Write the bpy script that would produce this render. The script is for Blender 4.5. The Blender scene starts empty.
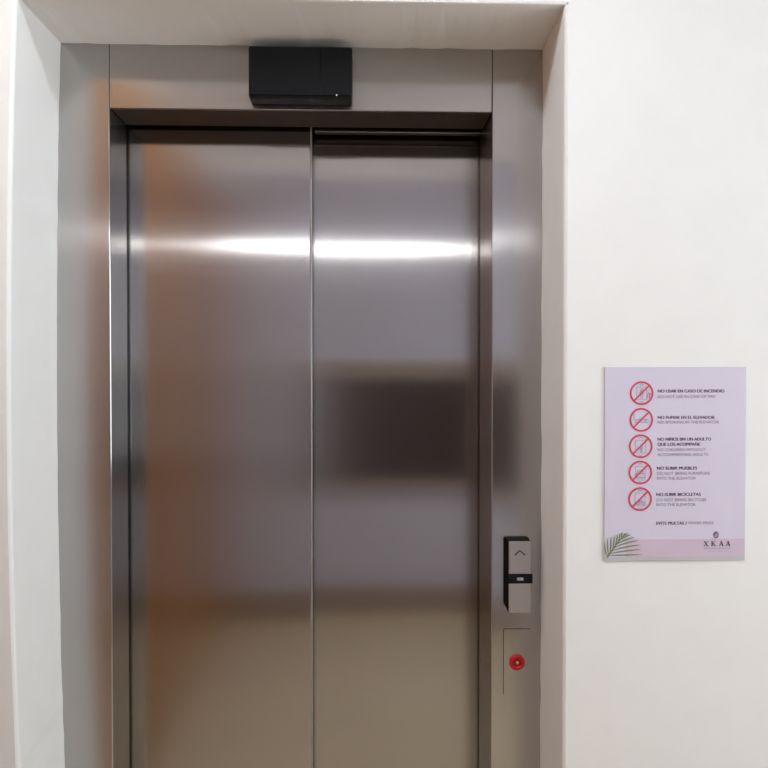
import bpy, bmesh, math, random
from mathutils import Vector, Matrix
random.seed(7)
scene = bpy.context.scene
col = scene.collection
PI = math.pi

# ------------------------------------------------------------------ helpers
def S(r, g, b):
    def f(c):
        c /= 255.0
        return c / 12.92 if c <= .04045 else ((c + .055) / 1.055) ** 2.4
    return (f(r), f(g), f(b), 1.0)

def obj(name, bm, mat, parent=None, smooth=False):
    me = bpy.data.meshes.new(name)
    bmesh.ops.recalc_face_normals(bm, faces=bm.faces[:])
    bm.to_mesh(me); bm.free()
    if mat: me.materials.append(mat)
    if smooth:
        for p in me.polygons: p.use_smooth = True
    o = bpy.data.objects.new(name, me); col.objects.link(o)
    if parent: 
        o.parent = parent
        o.matrix_parent_inverse = Matrix.Translation(-parent.location)
    return o

def empty(name, loc, label, cat, group=None):
    o = bpy.data.objects.new(name, None); col.objects.link(o)
    o.location = loc; o.empty_display_size = .1
    o['label'] = label; o['category'] = cat
    if group: o['group'] = group
    return o

def struct(name, bm, mat, parent=None):
    o = obj(name, bm, mat, parent)
    if not parent: o['kind'] = 'structure'
    return o

def box(bm, x0, x1, y0, y1, z0, z1, bev=0.0, seg=2):
    t = bmesh.new()
    bmesh.ops.create_cube(t, size=1)
    for v in t.verts:
        v.co = Vector(((x0 + x1) / 2 + v.co.x * (x1 - x0), (y0 + y1) / 2 + v.co.y * (y1 - y0), (z0 + z1) / 2 + v.co.z * (z1 - z0)))
    if bev > 0:
        bmesh.ops.bevel(t, geom=t.edges[:], offset=bev, segments=seg, affect='EDGES', profile=.5)
    join(bm, t)

def join(bm, t):
    me = bpy.data.meshes.new('tmp'); t.to_mesh(me); t.free()
    bm.from_mesh(me); bpy.data.meshes.remove(me)

def B(*a, **k):
    bm = bmesh.new(); box(bm, *a, **k); return bm

def prism(bm, pts, y0, y1, bev=0.0):
    """closed outline pts (x,z) pushed from y0 to y1"""
    t = bmesh.new()
    a = [t.verts.new((x, y0, z)) for x, z in pts]
    f = t.faces.new(a)
    r = bmesh.ops.extrude_face_region(t, geom=[f])
    for v in r['geom']:
        if isinstance(v, bmesh.types.BMVert): v.co.y = y1
    if bev: bmesh.ops.bevel(t, geom=t.edges[:], offset=bev, segments=2, affect='EDGES')
    join(bm, t)

def stroke(bm, pts, w, y0, y1, widths=None):
    """flat ribbon along pts (x,z) with width w, given a little thickness"""
    L, Rr = [], []
    n = len(pts)
    for i, p in enumerate(pts):
        a = pts[max(0, i - 1)]; b = pts[min(n - 1, i + 1)]
        d = Vector((b[0] - a[0], b[1] - a[1]))
        d = d.normalized() if d.length > 0 else Vector((1, 0))
        ww = (widths[i] if widths else w) / 2
        L.append((p[0] - d.y * ww, p[1] + d.x * ww)); Rr.append((p[0] + d.y * ww, p[1] - d.x * ww))
    prism(bm, L + Rr[::-1], y0, y1)

def ring(bm, cx, cz, ro, ri, y0, y1, n=48):
    """annulus facing -y, from y0 (back) to y1 (front), rounded a little"""
    e = min((ro - ri) * .3, abs(y1 - y0) * .6)
    s = -1 if y1 < y0 else 1
    prof = [(ri, y0), (ri, y1 - s * e), (ri + e, y1), (ro - e, y1), (ro, y1 - s * e), (ro, y0)]
    rows = []
    for k in range(n):
        a = 2 * PI * k / n
        rows.append([bm.verts.new((cx + r * math.cos(a), y, cz + r * math.sin(a))) for r, y in prof])
    m = len(prof)
    for k in range(n):
        A, C = rows[k], rows[(k + 1) % n]
        for j in range(m):
            bm.faces.new((A[j], A[(j + 1) % m], C[(j + 1) % m], C[j]))

def disc(bm, cx, cz, r, y0, y1, n=40, dome=0.0):
    prof = [(r, y0), (r, y1), (r * .8, y1 + (dome if dome else (y1 - y0) * .15)), (r * .35, y1 + (dome * 1.4 if dome else (y1 - y0) * .15))]
    rows = [[bm.verts.new((cx + q * math.cos(2 * PI * k / n), y, cz + q * math.sin(2 * PI * k / n))) for k in range(n)] for q, y in prof]
    for a, b in zip(rows, rows[1:]):
        for k in range(n):
            bm.faces.new((a[k], a[(k + 1) % n], b[(k + 1) % n], b[k]))
    bm.faces.new(rows[-1]); bm.faces.new(rows[0][::-1])

# ------------------------------------------------------------------ materials
def newmat(name):
    m = bpy.data.materials.new(name); m.use_nodes = True
    nt = m.node_tree; p = nt.nodes['Principled BSDF']
    return m, nt, p

def plain(name, c, rough=.5, spec=.5, metal=0.0, noise=0.06, scale=30, bump=0.0):
    m, nt, p = newmat(name)
    p.inputs['Roughness'].default_value = rough
    p.inputs['Specular IOR Level'].default_value = spec
    p.inputs['Metallic'].default_value = metal
    tc = nt.nodes.new('ShaderNodeTexCoord')
    n = nt.nodes.new('ShaderNodeTexNoise'); n.inputs['Scale'].default_value = scale; n.inputs['Detail'].default_value = 4
    nt.links.new(tc.outputs['Object'], n.inputs['Vector'])
    r = nt.nodes.new('ShaderNodeValToRGB')
    r.color_ramp.elements[0].position = .3; r.color_ramp.elements[1].position = .7
    r.color_ramp.elements[0].color = tuple(x * (1 - noise) for x in c[:3]) + (1,)
    r.color_ramp.elements[1].color = tuple(min(1, x * (1 + noise)) for x in c[:3]) + (1,)
    nt.links.new(n.outputs['Fac'], r.inputs['Fac'])
    nt.links.new(r.outputs['Color'], p.inputs['Base Color'])
    if bump:
        b = nt.nodes.new('ShaderNodeBump'); b.inputs['Strength'].default_value = bump; b.inputs['Distance'].default_value = .004
        nt.links.new(n.outputs['Fac'], b.inputs['Height']); nt.links.new(b.outputs['Normal'], p.inputs['Normal'])
    return m

def steel(name, c, fine, broad, share, grain=.012):
    """brushed steel with a vertical grain: a tight and a wide lobe, both smeared sideways; lobes are (across, along) widths"""
    m, nt, p = newmat(name); nt.nodes.remove(p)
    out = nt.nodes['Material Output']
    tc = nt.nodes.new('ShaderNodeTexCoord')
    mp = nt.nodes.new('ShaderNodeMapping'); mp.inputs['Scale'].default_value = (700, 700, 3)
    n = nt.nodes.new('ShaderNodeTexNoise'); n.inputs['Scale'].default_value = 1; n.inputs['Detail'].default_value = 3
    nt.links.new(tc.outputs['Object'], mp.inputs['Vector']); nt.links.new(mp.outputs[0], n.inputs['Vector'])
    cr = nt.nodes.new('ShaderNodeValToRGB')
    cr.color_ramp.elements[0].color = tuple(x * (1 - grain) for x in c[:3]) + (1,)
    cr.color_ramp.elements[1].color = tuple(x * (1 + grain) for x in c[:3]) + (1,)
    nt.links.new(n.outputs['Fac'], cr.inputs['Fac'])
    g = nt.nodes.new('ShaderNodeNewGeometry')
    x = nt.nodes.new('ShaderNodeVectorMath'); x.operation = 'CROSS_PRODUCT'; x.inputs[1].default_value = (0, 0, 1)
    nt.links.new(g.outputs['Normal'], x.inputs[0])
    a = nt.nodes.new('ShaderNodeVectorMath'); a.operation = 'ADD'; a.inputs[1].default_value = (.001, 0, 0)
    nt.links.new(x.outputs[0], a.inputs[0])
    mix = nt.nodes.new('ShaderNodeMixShader'); mix.inputs[0].default_value = share
    for k, (ax, ay) in enumerate((fine, broad)):
        gl = nt.nodes.new('ShaderNodeBsdfAnisotropic')
        q = math.sqrt(ay / ax)
        gl.inputs['Roughness'].default_value = math.sqrt(ax * q)
        gl.inputs['Anisotropy'].default_value = q - 1
        nt.links.new(cr.outputs[0], gl.inputs['Color']); nt.links.new(a.outputs[0], gl.inputs['Tangent'])
        nt.links.new(gl.outputs[0], mix.inputs[k + 1])
    nt.links.new(mix.outputs[0], out.inputs['Surface'])
    return m

def wood(name):
    m, nt, p = newmat(name)
    tc = nt.nodes.new('ShaderNodeTexCoord')
    mp = nt.nodes.new('ShaderNodeMapping'); mp.inputs['Scale'].default_value = (6, 6, .6)
    n = nt.nodes.new('ShaderNodeTexNoise'); n.inputs['Scale'].default_value = 3; n.inputs['Detail'].default_value = 6; n.inputs['Distortion'].default_value = 1.2
    nt.links.new(tc.outputs['Object'], mp.inputs['Vector']); nt.links.new(mp.outputs[0], n.inputs['Vector'])
    r = nt.nodes.new('ShaderNodeValToRGB')
    r.color_ramp.elements[0].position = .3; r.color_ramp.elements[1].position = .75
    r.color_ramp.elements[0].color = WOOD_A; r.color_ramp.elements[1].color = WOOD_B
    nt.links.new(n.outputs['Fac'], r.inputs['Fac']); nt.links.new(r.outputs[0], p.inputs['Base Color'])
    p.inputs['Roughness'].default_value = .3; p.inputs['Specular IOR Level'].default_value = .15
    return m

def tiles(name):
    m, nt, p = newmat(name)
    tc = nt.nodes.new('ShaderNodeTexCoord')
    b = nt.nodes.new('ShaderNodeTexBrick'); b.offset = 0
    b.inputs['Scale'].default_value = 1
    b.inputs['Brick Width'].default_value = .6; b.inputs['Row Height'].default_value = .6; b.inputs['Mortar Size'].default_value = .003
    b.inputs['Color1'].default_value = S(216, 198, 168); b.inputs['Color2'].default_value = S(210, 192, 162); b.inputs['Mortar'].default_value = S(150, 136, 116)
    nt.links.new(tc.outputs['Object'], b.inputs['Vector']); nt.links.new(b.outputs['Color'], p.inputs['Base Color'])
    p.inputs['Roughness'].default_value = .35
    return m

def emit(name, c, s):
    m, nt, p = newmat(name)
    p.inputs['Base Color'].default_value = (.8, .8, .8, 1)
    p.inputs['Emission Color'].default_value = c; p.inputs['Emission Strength'].default_value = s
    return m

WOOD_A, WOOD_B = S(122, 69, 8), S(172, 111, 30)
M_wall = plain('white_plaster', S(240, 238, 235), .85, .2, noise=.012, scale=14, bump=.08)
M_back = plain('grey_paint', S(197, 196, 210), .8, .2, noise=.015, scale=9)
M_ceil = plain('ceiling_paint', S(232, 230, 230), .9, .2, noise=.01, scale=6)
M_floor = tiles('floor_tiles')
M_wood = wood('wood_veneer')
M_base = plain('brown_skirting', S(152, 134, 120), .5)
M_door = steel('door_steel', (.455, .437, .43), (.04, .008), (.32, .006), .22)
M_frame = steel('frame_steel', (.50, .487, .478), (.06, .014), (.3, .014), .3)
M_plate = steel('plate_steel', (.66, .645, .64), (.12, .06), (.3, .1), .4)
M_highlight = steel('edge_highlight_steel', (.66, .65, .64), (.20, .15), (.4, .3), .4)  # lighter steel tone, the door edge highlight put into the colour
M_black = plain('black_plastic', S(9, 10, 12), .22, .3, noise=.03)
M_screen = plain('smoked_screen', S(5, 13, 20), .10, .35, noise=.02)
M_matte = plain('matte_black', S(8, 8, 9), .5, .15, noise=.03)
M_gap = plain('gap_shade', S(8, 8, 8), .9, .1)  # near-black standing for the shade inside gaps
M_arrow = plain('engraved_mark', S(52, 48, 47), .6)
M_lcd = plain('lcd_grey', S(170, 168, 168), .4)
M_red = plain('red_plastic', S(205, 12, 24), .35, .5)
M_dred = plain('dark_red_plastic', S(150, 6, 16), .4, .5)
M_brass = plain('pale_brass', S(226, 200, 150), .3, .5, metal=.6)
M_led = emit('led', S(200, 225, 255), .4)
M_glass = plain('dark_glass', S(26, 20, 22), .2, .2)
M_wframe = plain('window_paint', S(150, 144, 142), .5)
M_sheet = plain('lavender_print', S(216, 208, 224), .35, .4, noise=.008, scale=5)
M_board = plain('sign_board', S(196, 192, 196), .45, .4, noise=.02)
M_pink = plain('mauve_band', S(209, 189, 205), .38, .4, noise=.01)
M_ink = plain('plum_ink', S(78, 52, 82), .6, noise=.02)
M_ink2 = plain('mauve_grey_ink', S(158, 134, 160), .6, noise=.02)
M_ink3 = plain('grey_line_ink', S(170, 152, 170), .6, noise=.02)
M_sred = plain('sign_red', S(214, 66, 92), .5, noise=.02)
M_pinkink = plain('pink_ink', S(208, 110, 165), .5, noise=.02)
M_leaf = plain('leaf_ink', S(126, 136, 92), .6, noise=.12, scale=250)
M_logo = plain('logo_ink', S(128, 96, 120), .6, noise=.02)
M_lamp = emit('lamp_panel', (.83, .92, 1, 1), 29)
M_fill = emit('fill_glow', (.86, .94, 1, 1), 4.6)  # glow of the added window, fill light for the niche
M_tube = emit('lamp_tube', (.98, .99, 1, 1), 17)
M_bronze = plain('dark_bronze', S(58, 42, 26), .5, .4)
M_lframe = plain('lamp_trim', S(225, 225, 225), .4)

# ------------------------------------------------------------------ setting
CZ = 1.46                       # eye height
X0, X1, Y0, H = -.76, 2.3, -2.68, 2.62
FY = -.2                        # room face of the lift wall
zt = 2.131                      # underside of the niche

def jit(a): return random.uniform(-a, a)
def wall_front():
    bm = bmesh.new()
    zs = [zt * i / 60 for i in range(61)]
    # cross sections from far side to the frame, edges a little uneven like hand plaster
    def bow(z):                     # plaster corner bellies outwards at mid height
        t = (z - .62) / (zt - .62); t = max(-.35, min(1, t))
        return 4 * t * (1 - t)
    def left(z):
        b = bow(z); j = 0; k = jit(.0007)
        xo = -.6065 - .0165 * b + j; xi = -.6045 - .0115 * b + k
        return [(X0 - .02, FY), (xo - .006, FY), (xo - .0018, FY + .0018), (xo, FY + .006), (xi, -.0006)]
    def right(z):
        j = 0; k = jit(.0011)
        xo = .3795 + j; xi = .3865 + k
        return [(X1, FY), (xo + .006, FY), (xo + .0018, FY + .0018), (xo, FY + .006), (xi, -.0006)]
    ends = []
    for fn in (left, right):
        prev = None; rows = []
        for z in zs:
            rows.append([bm.verts.new((x, y, z)) for x, y in fn(z)])
        for a, b in zip(rows, rows[1:]):
            for i in range(len(a) - 1):
                bm.faces.new((a[i], a[i + 1], b[i + 1], b[i]))
        ends.append(rows[-1])
    # soffit + lintel
    L, R = ends
    N = 40
    rows = []
    for i in range(N + 1):
        t = i / N; r = []
        for k in range(1, 5):
            p = L[k].co.lerp(R[k].co, t)
            if k == 1: p = Vector((p.x, FY, zt + .005))
            elif k == 2: p.z = zt + .0008
            elif k == 3: p.z = zt - .0005
            else: p.z = zt + (jit(.0012) if 0 < i < N else 0)
            if i in (0, N) and k in (2, 3, 4):
                r.append((L if i == 0 else R)[k])
            else: r.append(bm.verts.new(p))
        rows.append(r)
    for a, b in zip(rows, rows[1:]):
        for k in range(3): bm.faces.new((a[k], b[k], b[k + 1], a[k + 1]))
    # wall above
    tl = bm.verts.new((X0 - .02, FY, H)); tr = bm.verts.new((X1, FY, H))
    bm.faces.new([tl] + [L[0], L[1]] + [r[0] for r in rows] + [R[1], R[0], tr])
    # back and outer edge, so that the wall is solid
    b0 = [bm.verts.new(p) for p in ((X0 - .02, -.0006, 0), (X0 - .02, -.0006, zt), (X0 - .02, -.0006, H), (X1, -.0006, H), (X1, -.0006, zt), (X1, -.0006, 0))]
    bm.faces.new((tl, tr, b0[3], b0[2]))
    top = [r[3] for r in rows]
    bm.faces.new([b0[1]] + top + [b0[4], b0[3], b0[2]])
    return struct('wall_front', bm, M_wall)
wf = wall_front()
struct('floor', B(X0 - .1, X1 + .1, Y0 - .1, -.0006, -.1, 0), M_floor)
struct('ceiling', B(X0 - .1, X1 + .1, Y0 - .1, .02, H, H + .1), M_ceil)
struct('wall_left', B(X0 - .1, X0 - .02, Y0 - .1, -.0006, 0, H), M_wall)
struct('trim_2', B(X0 - .02, X0, Y0, FY, 0, 2.44), M_wood)
struct('wall_right', B(X1, X1 + .1, Y0 - .1, -.0006, 0, H), M_wall)
struct('wall_back', B(X0 - .02, X1, Y0 - .1, Y0, 0, H), M_back)
struct('baseboard_back', B(X0 + .001, X1 - .001, Y0, Y0 + .018, 0, .16, bev=.004), M_base)
w = bmesh.new()
wx0, wx1, wz0, wz1 = -.16, 1.40, .81, 1.42
box(w, wx0 - .05, wx1 + .05, Y0, Y0 + .05, wz1, wz1 + .10, .004); box(w, wx0 - .07, wx1 + .07, Y0, Y0 + .09, wz0 - .04, wz0, .004)
box(w, wx0 - .05, wx0, Y0, Y0 + .05, wz0, wz1, .004); box(w, wx1, wx1 + .05, Y0, Y0 + .05, wz0, wz1, .004)
box(w, (wx0 + wx1) / 2 - .02, (wx0 + wx1) / 2 + .02, Y0, Y0 + .045, wz0, wz1, .004)
win = struct('assumed_window', w, M_base)  # unseen window, assumed for a dark shape reflected in the doors
struct('glint_trim', B(wx0 - .10, wx1 + .12, Y0, Y0 + .07, 1.525, 1.555, bev=.004), M_lframe)  # pale ledge added to imitate a lamp glint line reflected in the doors
g = obj('pane', B(wx0 + .001, wx1 - .001, Y0 + .012, Y0 + .02, wz0 + .001, wz1 - .001), M_glass, win)

# added glowing window on the unseen right end wall, brightens the left reveal
w = bmesh.new()
dy0, dy1, dz0, dz1 = -2.0, -.5, .95, 2.15
for (a, b, c, d) in ((dy0 - .06, dy1 + .06, dz1, dz1 + .06), (dy0 - .06, dy1 + .06, dz0 - .06, dz0), (dy0 - .06, dy0, dz0, dz1), (dy1, dy1 + .06, dz0, dz1), (-1.27, -1.23, dz0, dz1)):
    box(w, X1 - .04, X1, a, b, c, d, .004)
win = struct('fill_window', w, M_lframe)
obj('pane', B(X1 - .02, X1 - .014, dy0 + .001, dy1 - .001, dz0 + .001, dz1 - .001), M_fill, win)

# lamps of the corridor
def ceiling_light(x, y, label):
    t = empty('ceiling_light', (x, y, H - .02), label, 'ceiling light', 'round panel lights on the ceiling')
    f = bmesh.new(); ring(f, 0, 0, .16, .145, 0, -.02)
    for v in f.verts: v.co = Vector((x + v.co.x, y + v.co.z, H + v.co.y))
    obj('trim_ring', f, M_lframe, t, True)
    d = bmesh.new(); disc(d, 0, 0, .1445, -.001, -.016)
    for v in d.verts: v.co = Vector((x + v.co.x, y + v.co.z, H + v.co.y))
    obj('diffuser', d, M_lamp, t)
ceiling_light(-.05, -.9, 'round white ceiling light in front of the elevator, farther from the wood-clad wall')
ceiling_light(-.48, -.9, 'round white ceiling light on the left, beside the wood-clad wall')
t = empty('wall_light', (-.06, Y0, 2.19), 'long slim tube light high on the grey wall facing the elevator', 'wall light')
obj('housing', B(-.745, .62, Y0 + .0005, Y0 + .04, 2.165, 2.215, bev=.006), M_lframe, t)
obj('diffuser', B(-.73, .60, Y0 + .041, Y0 + .057, 2.182, 2.200, bev=.007), M_tube, t)

# ------------------------------------------------------------------ elevator
OL, OR, OT = -.5075, .2822, 2.0005
el = empty('elevator', (-.11, .0, 0), 'brushed steel elevator entrance with two closed sliding door panels', 'elevator')
def stile(x0, x1, y1, lab):
    o = obj('frame_stile', B(x0, x1, 0, y1, 0.0, 2.20, bev=.0024, seg=3), M_frame, el); o['label'] = lab
stile(-.68, OL + .0006, .116, 'left upright of the steel frame')
stile(OR - .0006, .46, .160, 'right upright of the steel frame, carrying the call panel')
obj('frame_header', B(OL + .0012, OR - .0012, 0, .010, OT, 2.20, bev=.0016), M_frame, el)
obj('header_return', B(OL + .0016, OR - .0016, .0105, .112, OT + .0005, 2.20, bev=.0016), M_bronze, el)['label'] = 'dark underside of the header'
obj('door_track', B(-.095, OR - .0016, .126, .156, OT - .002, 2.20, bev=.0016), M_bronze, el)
obj('track_lip', B(-.095, OR - .0016, .1225, .1255, OT - .006, OT + .03, bev=.0008), M_frame, el)
# the two telescopic panels
p = obj('door_panel', B(-.62, -.1035, .128, .158, .012, 2.19, bev=.003, seg=3), M_door, el); p['label'] = 'left sliding panel, in front of the other one'
obj('edge_strip', B(-.1043, -.1015, .1268, .150, .014, 2.185, bev=.0014), M_highlight, p)['label'] = 'closing edge of the front panel, bevel highlight put into its colour'  # paler than the panel to imitate the highlight along its bevel
p = obj('door_panel', B(-.145, .40, .176, .206, .012, 2.19, bev=.0016), M_door, el); p['label'] = 'right sliding panel, set deeper'
obj('shaft_shade', B(-.68, .46, .215, .225, 0.0, 2.20), M_gap, el)  # black sheet painted as the shaft's darkness behind the door gaps
sl = bmesh.new(); box(sl, OL + .001, OR - .001, .0, .112, -.05, .003, .001)
for k in range(3): box(sl, OL + .001, OR - .001, .012 + k * .03, .022 + k * .03, .003, .006, .001)
obj('sill', sl, M_plate, el)

# ------------------------------------------------------------------ position indicator
ind = empty('floor_indicator', (-.115, 0, 2.06), 'glossy black box with a smoked display on the steel header', 'indicator')
ix0, ix1, iz0, iz1, iy = -.2175, -.0095, 2.0105, 2.1135, -.048
obj('housing', B(ix0, ix1, iy + .004, -.0004, iz0, iz1, bev=.004, seg=3), M_black, ind)
obj('display_window', B(ix0 + .003, -.0735, iy, iy + .0035, iz0 + .004, iz1 - .004, bev=.0012), M_screen, ind)
obj('sensor_window', B(-.0715, ix1 - .003, iy, iy + .0035, iz0 + .004, iz1 - .004, bev=.0012), M_screen, ind)
d = bmesh.new(); disc(d, -.041, 2.0150, .0013, iy - .0002, iy - .0012); obj('status_light', d, M_led, ind)

# ------------------------------------------------------------------ call panel
cp = empty('call_panel', (.333, 0, 1.04), 'black-sided steel call button panel with up arrow on right frame', 'call panel')
cx0, cx1, cz1, cz0 = .3130, .3590, 1.1100, .9595
b = bmesh.new()
t = bmesh.new()
outl = [(-.0004, cz1 + .003), (-.0225, cz1), (-.0225, cz0), (-.0004, cz0 + .016)]       # side outline (y, z)
a = [t.verts.new((cx0 - (.0065 if y > -.01 else 0), y, z)) for y, z in outl]; c = [t.verts.new((cx1, y, z)) for y, z in outl]
t.faces.new(a); t.faces.new(c[::-1])
for i in range(4): t.faces.new((a[i], c[i], c[(i + 1) % 4], a[(i + 1) % 4]))
bmesh.ops.bevel(t, geom=t.edges[:], offset=.0012, segments=2, affect='EDGES')
join(b, t); obj('housing', b, M_matte, cp)
zs0, zs1 = 1.0215, 1.0410
f = obj('face_plate', B(cx0 + .0006, cx1, -.0260, -.0227, zs1 + .0003, cz1 - .001, bev=.0008), M_plate, cp); f['label'] = 'upper steel plate with the up arrow'
ar = bmesh.new()
ax, az = .3362, 1.0865
stroke(ar, [(ax - .0105, az - .006), (ax, az + .004), (ax + .0105, az - .006)], 0.0028, -.0262, -.0267)
obj('up_arrow', ar, M_arrow, f)
f = obj('face_plate', B(cx0 + .0006, cx1, -.0260, -.0227, cz0 + .001, zs0 - .0003, bev=.0008), M_plate, cp); f['label'] = 'lower blank steel plate'
ds = obj('display_strip', B(cx0 - .0004, cx1 + .004, -.0275, -.0227, zs0, zs1, bev=.0008), M_black, cp)
obj('screen', B(.3302, .3434, -.0280, -.0276, 1.0282, 1.0345), M_lcd, ds)

# ------------------------------------------------------------------ fire switch plate
fs = empty('fire_switch', (.334, 0, .85), 'steel switch plate with red ring below the call panel', 'switch plate')
obj('cover_plate', B(.3078, .3634, -.0022, -.0006, .780, .9185, bev=.0003), M_frame, fs)
obj('shade_rim', B(.3072, .3628, -.0006, -.0002, 0.7806, .9192), M_gap, fs)  # dark rim painted as the shade in the gap around the plate
r = bmesh.new(); ring(r, .3360, .8485, .0165, .0075, -.0023, -.0075); obj('red_ring', r, M_red, fs, True)
r = bmesh.new(); disc(r, .3360, .8485, .0074, -.0023, -.0050); obj('inner_disc', r, M_dred, fs)
r = bmesh.new(); disc(r, .3360, .8490, .0030, -.0052, -.0075); obj('key_core', r, M_brass, fs)

# ------------------------------------------------------------------ notice on the wall
PXM = .0018490                   # metres on the notice for one unit of its drawing
NX, NZ, NY = .4550, 1.4690, FY   # top left corner
def nx(u): return NX + (u - 604.6) * PXM * 1.011
def nz(v): return NZ - (v - 367.0) * PXM
no = empty('notice_sign', (.587, FY, 1.29), 'lavender elevator rules notice with red prohibition symbols on white wall', 'sign')
obj('backing_board', B(NX, nx(746.0), FY - .0026, FY - .0004, nz(561), NZ, bev=.0006), M_board, no)
yf = FY - .0029
pr = obj('printed_sheet', B(NX + .0006, nx(745.6), yf, yf + .0002, nz(557.2), NZ - .0006), M_sheet, no)
obj('mauve_band', B(NX + .04, nx(745.6), yf - .0002, yf - .00005, nz(557.1), nz(539.2)), M_pink, no)
yi, yo = yf - .0004, yf - .0006
def textmesh(s):
    cu = bpy.data.curves.new('t', 'FONT'); cu.body = s; cu.resolution_u = 3
    o = bpy.data.objects.new('t', cu); col.objects.link(o)
    dg = bpy.context.evaluated_depsgraph_get(); dg.update()
    me = bpy.data.meshes.new_from_object(o.evaluated_get(dg))
    bpy.data.objects.remove(o); bpy.data.curves.remove(cu)
    return me
def text(s, u0, u1, v0, v1, mat, bold=0.0):
    me = textmesh(s)
    xs = [v.co.x for v in me.vertices]; caps = .69
    bm = bmesh.new()
    for dx in ((-bold, bold) if bold else (0,)):
        t = bmesh.new(); t.from_mesh(me)
        k = 0.00002 if dx > 0 else 0
        for v in t.verts:
            x = nx(u0) + (v.co.x - min(xs)) / (max(xs) - min(xs)) * (nx(u1) - nx(u0)) + dx
            z = nz(v1) + v.co.y / caps * (nz(v0) - nz(v1))
            v.co = Vector((x, yi - k, z))
        join(bm, t)
    bmesh.ops.recalc_face_normals(bm, faces=bm.faces[:])
    r = bmesh.ops.extrude_face_region(bm, geom=bm.faces[:])
    for v in r['geom']:
        if isinstance(v, bmesh.types.BMVert): v.co.y += .00015
    bpy.data.meshes.remove(me)
    return obj('text_line', bm, mat, no)
bo = .00022
text('NO USAR EN CASO DE INCENDIO', 657.5, 724, 389.4, 392.4, M_ink, bo)
text('DO NOT USE IN CASE OF FIRE', 657.5, 715, 395.0, 397.9, M_ink2)
text('NO FUMAR EN EL ELEVADOR', 657.5, 714.5, 415.8, 418.7, M_ink, bo)
text('NO SMOKING IN THE ELEVATOR', 657.5, 719, 420.6, 423.5, M_ink2)
text('NO NI\u00d1OS SIN UN ADULTO', 657.5, 711, 437.5, 440.5, M_ink, bo)
text('QUE LOS ACOMPA\u00d1E', 657.5, 700, 442.6, 445.6, M_ink, bo)
text('NO CHILDREN WITHOUT', 657.5, 705.5, 448.1, 451, M_ink2)
text('ACCOMPANYING ADULTS', 657.5, 708, 453, 455.9, M_ink2)
text('NO SUBIR MUEBLES', 657, 697, 466.5, 469.5, M_ink, bo)
text('DO NOT BRING FURNITURE', 657, 710, 471.8, 474.7, M_ink2)
text('INTO THE ELEVATOR', 657, 696, 476.7, 479.6, M_ink2)
text('NO SUBIR BICICLETAS', 656.6, 701, 492.8, 495.8, M_ink, bo)
text('DO NOT BRING BICYCLES', 656.6, 706.5, 498.3, 501.2, M_ink2)
text('INTO THE ELEVATOR', 656.6, 696, 503.1, 506, M_ink2)
text('EVITE MULTAS /', 656.6, 687, 521.6, 524.6, M_ink, bo)
text('AVOID FINES', 688.5, 714, 521.6, 524.4, M_ink2)

def ln(bm, pts, w=.55, y=None):
    stroke(bm, [(nx(u), nz(v)) for u, v in pts], w * PXM, yi, yi - .0001)
def circ(cu, cv, r, n=16, a0=0, a1=2 * PI):
    return [(cu + r * math.cos(a0 + (a1 - a0) * i / n), cv - r * math.sin(a0 + (a1 - a0) * i / n)) for i in range(n + 1)]
def cabin(bm, u, v, rest=1):
    ln(bm, [(u - 5, v - 6), (u + 5, v - 6), (u + 5, v + 6.5), (u - 5, v + 6.5), (u - 5, v - 6)])
    ln(bm, [(u - 1.8, v - 7.6), (u, v - 9.4), (u + 1.8, v - 7.6)]); ln(bm, [(u - 1.8, v + 8), (u, v + 9.8), (u + 1.8, v + 8)])
def person_mark(bm, u, v, s=1.0):
    ln(bm, circ(u, v - 3.6 * s, .9 * s, 10), .5)
    ln(bm, [(u - 1.5 * s, v - 2 * s), (u + 1.5 * s, v - 2 * s), (u + 1.5 * s, v + 1 * s)]); ln(bm, [(u - 1.5 * s, v - 2 * s), (u - 1.5 * s, v + 1 * s)])
    ln(bm, [(u - .7 * s, v - 1.8 * s), (u - .7 * s, v + 4.6 * s)]); ln(bm, [(u + .7 * s, v - 1.8 * s), (u + .7 * s, v + 4.6 * s)])
syms = [(641.2, 393.0, 'fire'), (641.0, 419.6, 'smoke'), (640.6, 446.0, 'child'), (640.3, 472.2, 'sofa'), (640.2, 498.8, 'bike')]
labs = dict(fire='red ring over a cabin, person and flames', smoke='red ring over a cigarette', child='red ring over a child in a cabin', sofa='red ring over furniture in a cabin', bike='red ring over a bicycle in a cabin')
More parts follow.
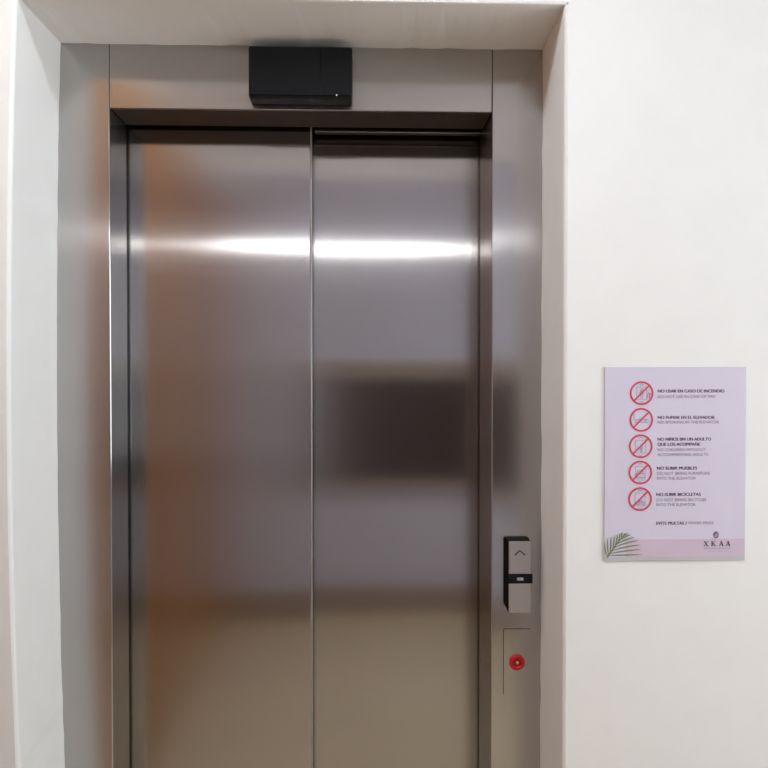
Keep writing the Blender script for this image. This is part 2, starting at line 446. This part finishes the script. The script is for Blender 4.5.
for u, v, kind in syms:
    bm = bmesh.new()
    if kind == 'smoke':
        ln(bm, [(u - 6.5, v - .2), (u + 7, v - .2), (u + 7, v + 2.4), (u - 6.5, v + 2.4), (u - 6.5, v - .2)], .8); ln(bm, [(u + 4, v - .2), (u + 4, v + 2.4)], .8)
        ln(bm, [(u - 7.5, v - 1), (u - 6.8, v - 3), (u - 8, v - 5), (u - 7, v - 6.5)], .7)
    else:
        cabin(bm, u, v)
        if kind == 'fire':
            person_mark(bm, u, v + .5, 1.1)
        if kind == 'child': person_mark(bm, u + .6, v + 2.4, .8)
        if kind == 'sofa':
            ln(bm, [(u - 4, v + 5), (u - 4, v + 1), (u + 4, v + 1), (u + 4, v + 5), (u - 4, v + 5)], .8); ln(bm, [(u - 2.8, v + 1), (u - 2.8, v - 1.6), (u + 2.8, v - 1.6), (u + 2.8, v + 1)], .8)
        if kind == 'bike':
            ln(bm, circ(u - 2, v + 4, 1.7)); ln(bm, circ(u + 2.6, v + 4, 1.7)); ln(bm, [(u - 2, v + 4), (u - .6, v + 1.4), (u + 1.8, v + 1.4), (u + 2.6, v + 4)]); ln(bm, [(u - .6, v + 1.4), (u + .6, v + 4), (u + 1.8, v + 1.4)])
    rg = bmesh.new()
    ring(rg, nx(u), nz(v), 11.9 * PXM, 10.1 * PXM, yi - .0001, yi - .0004)
    stroke(rg, [(nx(u + 7.8), nz(v - 7.8)), (nx(u - 7.8), nz(v + 7.8))], 1.5 * PXM, yi - .0001, yi - .00035)
    s = obj('prohibition_symbol', rg, M_sred, no); s['label'] = labs[kind]
    obj('pictogram', bm, M_ink3, s)
    if kind == 'fire':
        fl = bmesh.new()
        for k in range(2):
            q = u + 7.2 + k * 2; h = 6.5 - k * 1.5
            ln(fl, [(q - .9, v + 5), (q - 1.3, v + 2.5), (q - .2, v + 5 - h)], .6); ln(fl, [(q - .2, v + 3 - h * .5), (q + .7, v + 1), (q + .6, v + 5)], .6)
        obj('flame', fl, M_pinkink, s)

# palm frond in the lower left corner
pf = bmesh.new()
def q(t): # midrib
    a = Vector((607.6, 557.0)); b = Vector((613.5, 548.0)); c = Vector((625.5, 532.8))
    return a * (1 - t) ** 2 + b * 2 * t * (1 - t) + c * t * t
rib = [tuple(q(i / 12)) for i in range(13)]
stroke(pf, [(nx(a), nz(b)) for a, b in rib], 1, yi, yi - .0003, [PXM * (1.9 - 1.3 * i / 12) for i in range(13)])
def leaflet(p0, p1, p2, w):
    pts, ws = [], []
    for i in range(9):
        t = i / 8; P = p0 * (1 - t) ** 2 + p1 * 2 * t * (1 - t) + p2 * t * t
        pts.append((nx(P.x), nz(P.y))); ws.append(PXM * w * (.35 + 1.3 * t * (1 - t) * 2 if t < .97 else .12))
    stroke(pf, pts, 1, yi, yi - .0002, ws)
V2 = Vector
for (t, ex, ey) in ((.04, 605.0, 541), (.12, 607.8, 537.5), (.24, 611.4, 535.5), (.38, 614.6, 534.4), (.52, 617.6, 533.4), (.66, 620.4, 532.6), (.82, 622.4, 532)):
    a = q(t); leaflet(a, V2((ex - .2, a.y - 5)), V2((ex, ey)), 1.35)
for (t, ex, ey) in ((.10, 642.5, 554.4), (.20, 641, 549.2), (.34, 641, 544.6), (.48, 639, 540.2), (.62, 635, 537.0), (.76, 631, 534.4), (.88, 628.5, 533)):
    a = q(t) ; leaflet(a + V2((.4, 0)), V2((a.x + (ex - a.x) * .45, min(557, ey + .2 + (a.y - ey) * .25))), V2((ex, ey)), 1.5)
obj('palm_frond', pf, M_leaf, no)['label'] = 'green palm leaf in the lower left corner'

# hotel mark, lower right
lg = bmesh.new()
lu, lv = 716.6, 535.2
prism(lg, [(nx(lu + 2.8 * math.cos(a)), nz(lv - 3.5 * math.sin(a))) for a in [2 * PI * i / 24 for i in range(24)]], yi, yi - .0002)
lo = obj('logo', lg, M_logo, no); lo['label'] = 'small round plum emblem with spaced capital letters'
sw = bmesh.new()
ln2 = [(lu - 1.6, lv + 2), (lu - .4, lv + .4), (lu + .4, lv - .6), (lu + 1.5, lv - 1.4)]
stroke(sw, [(nx(a), nz(b)) for a, b in ln2], .5 * PXM, yi - .00022, yi - .0004)
ln2 = [(lu - .6, lv + 2.6), (lu + .6, lv + 1), (lu + 2, lv + .2)]
stroke(sw, [(nx(a), nz(b)) for a, b in ln2], .4 * PXM, yi - .00022, yi - .0004)
obj('emblem_veins', sw, M_sheet, lo)
def serif(ch, u):
    bm = bmesh.new(); t, b = 541.6, 546.4
    def s(pts, w): stroke(bm, [(nx(a), nz(c)) for a, c in pts], w * PXM, yi - .0001, yi - .0003)
    if ch == 'X':
        s([(u - 1.7, t), (u + 1.7, b)], 1.1); s([(u + 1.7, t), (u - 1.7, b)], .4)
        for c in (t, b):
            s([(u - 2.4, c), (u - .8, c)], .35); s([(u + .8, c), (u + 2.4, c)], .35)
    if ch == 'K':
        s([(u - 1.5, t), (u - 1.5, b)], 1.0); s([(u + 1.6, t), (u - 1.1, 544.2)], .4); s([(u - .5, 543.7), (u + 1.8, b)], 1.0)
        for c in (t, b): s([(u - 2.3, c), (u - .7, c)], .35)
        s([(u + .9, t), (u + 2.3, t)], .35); s([(u + 1.0, b), (u + 2.6, b)], .35)
    if ch == 'A':
        s([(u - .1, t), (u - 1.7, b)], .4); s([(u - .1, t - .2), (u + 1.6, b)], 1.1); s([(u - 1.1, 544.9), (u + .9, 544.9)], .35)
        s([(u - 2.3, b), (u - 1.0, b)], .35); s([(u + .9, b), (u + 2.3, b)], .35)
    obj('letter', bm, M_ink, lo)
for ch, u in zip('XKAA', (706.6, 714.2, 721.9, 728.8)): serif(ch, u)
tg = bmesh.new()
u = 704.4
while u < 731.5:
    l = random.uniform(.7, 1.5)
    stroke(tg, [(nx(u), nz(549)), (nx(u + l), nz(549))], .55 * PXM, yi - .0001, yi - .0002); u += l + random.uniform(.4, .6)
u = 709
while u < 727:
    l = random.uniform(.5, 1.1)
    stroke(tg, [(nx(u), nz(551.8)), (nx(u + l), nz(551.8))], .35 * PXM, yi - .0001, yi - .0002); u += l + random.uniform(.6, 1.0)
obj('tagline', tg, M_ink2, lo)

# ------------------------------------------------------------------ camera, world, view
cam = bpy.data.cameras.new('Camera'); co = bpy.data.objects.new('Camera', cam); col.objects.link(co)
cam.sensor_width = 36; cam.lens = 36; cam.clip_start = .01
co.location = (0, -1.6, CZ)
co.rotation_euler = (math.radians(90 - .9024), 0, math.radians(-1.9938))
scene.camera = co
wd = bpy.data.worlds.new('World'); scene.world = wd; wd.use_nodes = True
wd.node_tree.nodes['Background'].inputs['Color'].default_value = (0, 0, 0, 1)
vs = scene.view_settings
vs.view_transform = 'Standard'; vs.look = 'None'; vs.gamma = 1; vs.use_curve_mapping = False
vs.exposure = 0.42
